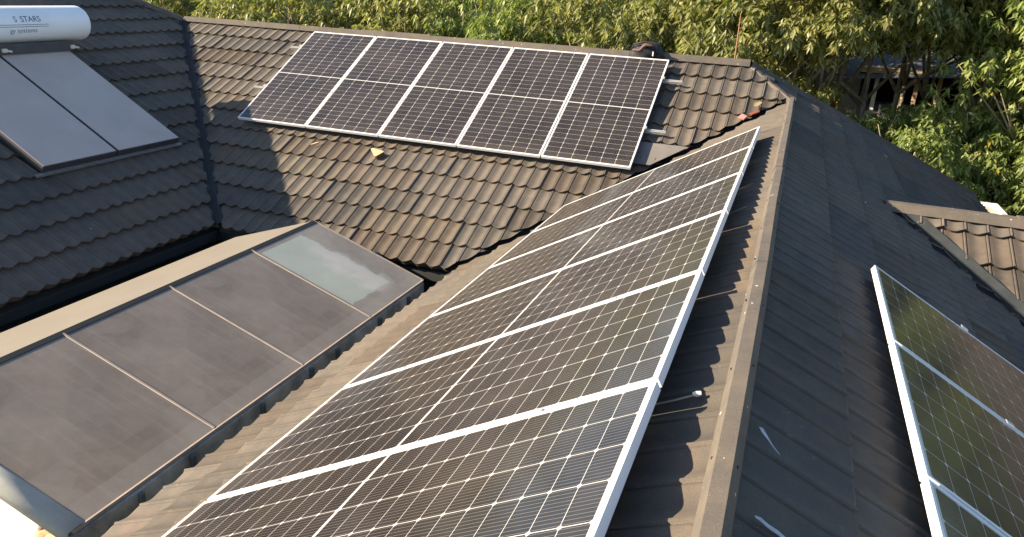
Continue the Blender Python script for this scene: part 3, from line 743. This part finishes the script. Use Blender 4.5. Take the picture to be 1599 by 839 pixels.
def cable(name, label, pts, r, plug=False):
    th_ = thing(name, label, 'cable', pts[0]); bm = bmesh.new(); add_tube(bm, pts, r, 6); from_bm('cable_run', bm, M['wire'], th_, smooth=True)
    if plug:
        bm = bmesh.new(); p = Vector(pts[-1]); add_tube(bm, [p + Vector((-.012, -.004, 0)), p + Vector((0, 0, .002)), p + Vector((.014, .004, .006))], [.007, .010, .008], 8); from_bm('cable_plug', bm, M['white_plastic'], th_)
def onA(x, y, h=.008): return Vector((x, y, zA(x))) + Vector(AX['N']) * h
cable('cable', 'pale cable with a white plug between the second nearest panel and ridge', [onA(-.40, 2.30, .02), onA(-.30, 2.268, .012), onA(-.2, 2.262, .010), onA(-.125, 2.255, .014)], .0035, True)
cable('cable', 'thin pale wire crossing the shade beside the fourth far panel', [onA(-.40, 4.80, .02), onA(-.29, 4.85, .012), onA(-.15, 4.90, .010)], .0022)
cable('cable', 'thin pale wire crossing the shade beside the third far panel', [onA(-.40, 5.52, .02), onA(-.28, 5.56, .012), onA(-.16, 5.62, .010)], .0022)

# lean-to roof beyond the far eave corner
lt = thing('flat_canopy', 'white edged blue grey flat canopy beyond the far roof corner', 'canopy', (3.8, 15.3, GROUND))
boxpart('roof_sheet', (2.9, 12.0, -3.47), (3.92, 16.05, -3.43), M['grey_sheet'], lt)
boxpart('fascia', (3.88, 12.0, -3.5), (3.98, 16.15, -3.38), M['white_paint'], lt, .01); boxpart('fascia', (2.9, 16.05, -3.5), (3.88, 16.15, -3.38), M['white_paint'], lt, .01)
for yy in (12.6, 15.9): boxpart('post', (3.78, yy, GROUND), (3.87, yy + .09, -3.47), M['white_paint'], lt)

# ------------------------------------------------------------------ ground
pyd('ground', [(-400, -400, GROUND), (400, -400, GROUND), (400, 400, GROUND), (-400, 400, GROUND)], [(0, 1, 2, 3)], M['ground'])
tag(bpy.data.objects['ground'], kind='structure')

# ------------------------------------------------------------------ neighbour's house seen between the trunks
nb = thing('neighbour_house', 'grey roofed house with a dark open porch seen between the tree trunks', 'house', (3.5, 27, GROUND))
boxpart('wall', (-1.0, 26.0, GROUND), (1.9, 31, -2.0), simple('light_render', (.38, .36, .33), .9), nb); boxpart('wall', (5.3, 26, GROUND), (5.8, 31, -1.75), simple('grey_plaster', (.35, .33, .3), .9), nb)
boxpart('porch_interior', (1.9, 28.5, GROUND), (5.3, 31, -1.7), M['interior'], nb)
pyd('roof', [(-1.6, 25.3, -2.35), (5.9, 25.3, -1.66), (5.9, 28.5, -.2), (.2, 28.5, -.5), (-1.6, 31.5, -2.3), (5.9, 31.5, -1.7)], [(0, 1, 2, 3), (3, 2, 5, 4), (0, 3, 4)], M['slate'], nb)
boxpart('porch_floor', (1.7, 25.4, GROUND), (5.5, 28.5, -3.0), M['concrete'], nb)
for x, mt in ((2.25, 'white_paint'), (2.0, 'white_paint'), (3.35, 'post'), (3.95, 'post'), (5.1, 'post')): boxpart('porch_post', (x, 25.6, -3.0), (x + .11, 25.71, -1.7), M[mt], nb)
boxpart('porch_beam', (1.7, 25.55, -1.86), (5.5, 25.75, -1.70), M['post'], nb)
boxpart('low_wall', (2.5, 25.5, -3.0), (5.3, 25.6, -2.75), M['plaster'], nb)

# ------------------------------------------------------------------ trees
def make_tree(seed, H, cr, crown_lo, leaf_len, nlobes, per, olive, fork=.8, zlo=-.8):
    """returns (trunk mesh, crown mesh), base at origin, height H, crown radius cr; crown between crown_lo*H and H"""
    rng = np.random.default_rng(seed); rr = random.Random(seed)
    bm = bmesh.new()
    th0 = H * crown_lo * fork
    stems = 3 if seed % 2 else 2
    tips = []
    zc = H * (1 + crown_lo) / 2; rz = H * (1 - crown_lo) / 2
    lobes = []
    for i in range(nlobes):
        a = i * 2.399 + rr.uniform(-.3, .3); zz = 1 - 2 * (i + .5) / nlobes; zz = max(zz, zlo)
        rad = math.sqrt(max(0, 1 - zz * zz)); k = rr.uniform(.62, .9)
        lobes.append(Vector((math.cos(a) * rad * cr * k, math.sin(a) * rad * cr * k, zc + zz * rz * k)))
    for s in range(stems):
        a0 = s * 2 * math.pi / stems + rr.uniform(0, 1); b = Vector((.12 * math.cos(a0), .12 * math.sin(a0), -.3))
        f = b + Vector((.35 * math.cos(a0) + rr.uniform(-.15, .15), .35 * math.sin(a0) + rr.uniform(-.15, .15), th0 + rr.uniform(-.2, .3)))
        mid_ = (b + f) / 2 + Vector((rr.uniform(-.12, .12), rr.uniform(-.12, .12), 0))
        add_tube(bm, [b, mid_, f], [.10, .08, .06], 7)
        mine = [l for j, l in enumerate(lobes) if j % stems == s]
        if zlo > -.7: mine = mine[::3]
        for l in mine:
            m1 = f.lerp(l, .45) + Vector((rr.uniform(-.25, .25), rr.uniform(-.25, .25), rr.uniform(-.1, .25)))
            add_tube(bm, [f, m1, l], [.05, .03, .012], 6)
            for _ in range(3):
                e = l + Vector((rr.uniform(-.7, .7), rr.uniform(-.7, .7), rr.uniform(-.3, .5)))
                add_tube(bm, [m1.lerp(l, rr.uniform(.2, .9)), e], [.02, .007], 4)
    tm = bpy.data.meshes.new('trunk'); bm.to_mesh(tm); bm.free(); tm.polygons.foreach_set('use_smooth', [True] * len(tm.polygons)); tm.materials.append(M['bark'])
    # leaf clusters
    V = []; F = []; C = []
    for l in lobes:
        lr = rr.uniform(.62, 1.0) * cr * .40
        n = per
        d = rng.normal(size=(n, 3)); d /= np.linalg.norm(d, axis=1)[:, None]
        d[:, 2] = np.where(d[:, 2] < -.35, -d[:, 2], d[:, 2])
        pos = np.array(l) + d * (lr * (0.55 + .55 * rng.random(n) ** .6))[:, None] * np.array([1, 1, .75])
        ctone = rng.random() * .35
        for p in pos:
            k = rng.integers(8, 14); az0 = rng.random() * 6.28; tone = ctone + rng.random() * .45
            for q in range(k):
                az = az0 + q * 6.28 / k + rng.normal() * .25; el = -rng.uniform(.1, 1.25)
                L_ = leaf_len * rng.uniform(.7, 1.2); wd = L_ * rng.uniform(.16, .23)
                dirv = np.array([math.cos(az) * math.cos(el), math.sin(az) * math.cos(el), math.sin(el)])
                sdv = np.array([-math.sin(az), math.cos(az), rng.normal() * .35]); sdv /= np.linalg.norm(sdv)
                b = p + dirv * .04 * rng.random() + np.array([0, 0, rng.normal() * .05]); m_ = b + dirv * L_ * .45; tp = b + dirv * L_ + np.array([0, 0, -L_ * .18])
                i0 = len(V); V += [b, m_ + sdv * wd, tp, m_ - sdv * wd]; F.append((i0, i0 + 1, i0 + 2, i0 + 3))
                C.append((min(1, tone + rng.random() * .2), rng.random(), 0, 1))
    me = bpy.data.meshes.new('crown'); V = np.array(V)
    me.from_pydata(V.tolist(), [], F); ca = me.color_attributes.new('tint', 'FLOAT_COLOR', 'CORNER')
    ca.data.foreach_set('color', np.repeat(np.array(C), 4, axis=0).ravel()); me.materials.append(M['leaf_olive'] if olive else M['leaf_green'])
    return tm, me
kinds = {
  'olive_a': make_tree(11, 6.4, 2.3, .36, .19, 24, 66, True), 'olive_b': make_tree(12, 6.2, 2.5, .40, .18, 24, 66, True),
  'green_a': make_tree(13, 6.2, 2.4, .25, .16, 26, 70, False), 'green_b': make_tree(14, 6.4, 2.3, .22, .145, 26, 74, False),
  'high': make_tree(15, 8.2, 2.4, .56, .19, 28, 72, True, .92, -.6), 'shrub': make_tree(16, 3.9, 1.9, .12, .145, 22, 62, False)}
def tree(kind, x, y, rot, s, label, group, name='broadleaf_tree', sz=None):
    o = thing(name, label, 'shrub' if 'shrub' in name else 'tree', (x, y, GROUND), group)
    o.rotation_euler.z = rot; o.scale = (s, s, sz or s)
    a, b = kinds[kind]
    for nm, me in (('trunk', a), ('crown', b)):
        c = bpy.data.objects.new(nm, me); col.objects.link(c); c.parent = o
FG = 'trees standing behind the far ridge'
front = [
 ('olive_a', -17.5, 18.5, .3, 1.0, 'olive leaved tree at the far left, above the left roof hip'),
 ('olive_b', -13.6, 18.0, 1.1, 1.0, 'yellowish tree above the left end of the far ridge'),
 ('olive_a', -10.2, 18.4, 2.0, 1.0, 'sunny yellow green tree behind the leftmost back panel'),
 ('green_a', -7.2, 18.2, 0.5, 1.02, 'darker green tree behind the second back panel'),
 ('olive_b', -4.3, 18.6, 3.3, 1.04, 'light olive tree behind the middle of the back row'),
 ('olive_a', -1.8, 18.0, 4.2, 1.05, 'olive tree behind the black bag'),
 ('high', .15, 18.8, .9, 1.0, 'tall sunlit olive tree with bare trunks just right of the ridge end'),
 ('high', 1.35, 20.2, 2.2, 1.0, 'tall tree with bare trunks just left of the dark porch'),
 ('high', 2.9, 22.6, 5.0, 1.05, 'tree behind the two bare trunks, its crown over the neighbour roof'),
 ('high', 4.35, 21.0, 4.0, 1.0, 'tall tree just right of the dark porch, its crown hanging over it'),
 ('green_a', 7.0, 21.0, 1.5, 1.2, 'dense green tree behind the right edge trees, above the small shrubs'),
 ('green_b', 5.75, 19.0, 2.5, 1.16, 'bright green tree at the right edge, its leaves reaching from roof to treetop'),
 ('green_a', 9.6, 18.2, .2, 1.2, 'tall green tree outermost at the right edge'),
]
for k, x, y, r_, s, lb in front: tree(k, x, y, r_, s, lb, FG)
for k, x, y, r_, s, lb in (('shrub', 2.0, 17.6, .4, 1.12, 'low leafy shrub under the porch, just beyond the right hip'), ('shrub', 3.2, 19.0, 1.9, 1.1, 'low green shrub below the right end of the porch'),
                       ('shrub', 4.7, 18.3, 2.9, 1.0, 'low green shrub above the white edged canopy')):
    tree(k, x, y, r_, s, lb, 'shrubs behind the right hip', 'leafy_shrub')
rng = random.Random(5)
BL = 'tall dense tree filling the back of the tree belt'
for i in range(15):
    x = -30 + i * 4.0 + rng.uniform(-.6, .6)
    if -1.0 < x < 6.8: continue
    tree(rng.choice(['olive_a', 'olive_b', 'green_a', 'green_b']), x, 25 + rng.uniform(-1, 1.5), rng.uniform(0, 6), 1.22, BL, 'trees at the back of the belt')
for i in range(17):
    tree(rng.choice(['olive_a', 'green_a', 'green_b']), -48 + i * 5.2, 37 + rng.uniform(-2, 2), rng.uniform(0, 6), 1.55, BL, 'trees at the back of the belt')
for x, y in ((9.2, 24.5), (12.8, 21), (12.5, 13), (14, 8), (15.5, 22)):
    tree(rng.choice(['green_a', 'green_b', 'olive_b']), x, y, rng.uniform(0, 6), 1.15, BL, 'trees at the back of the belt')
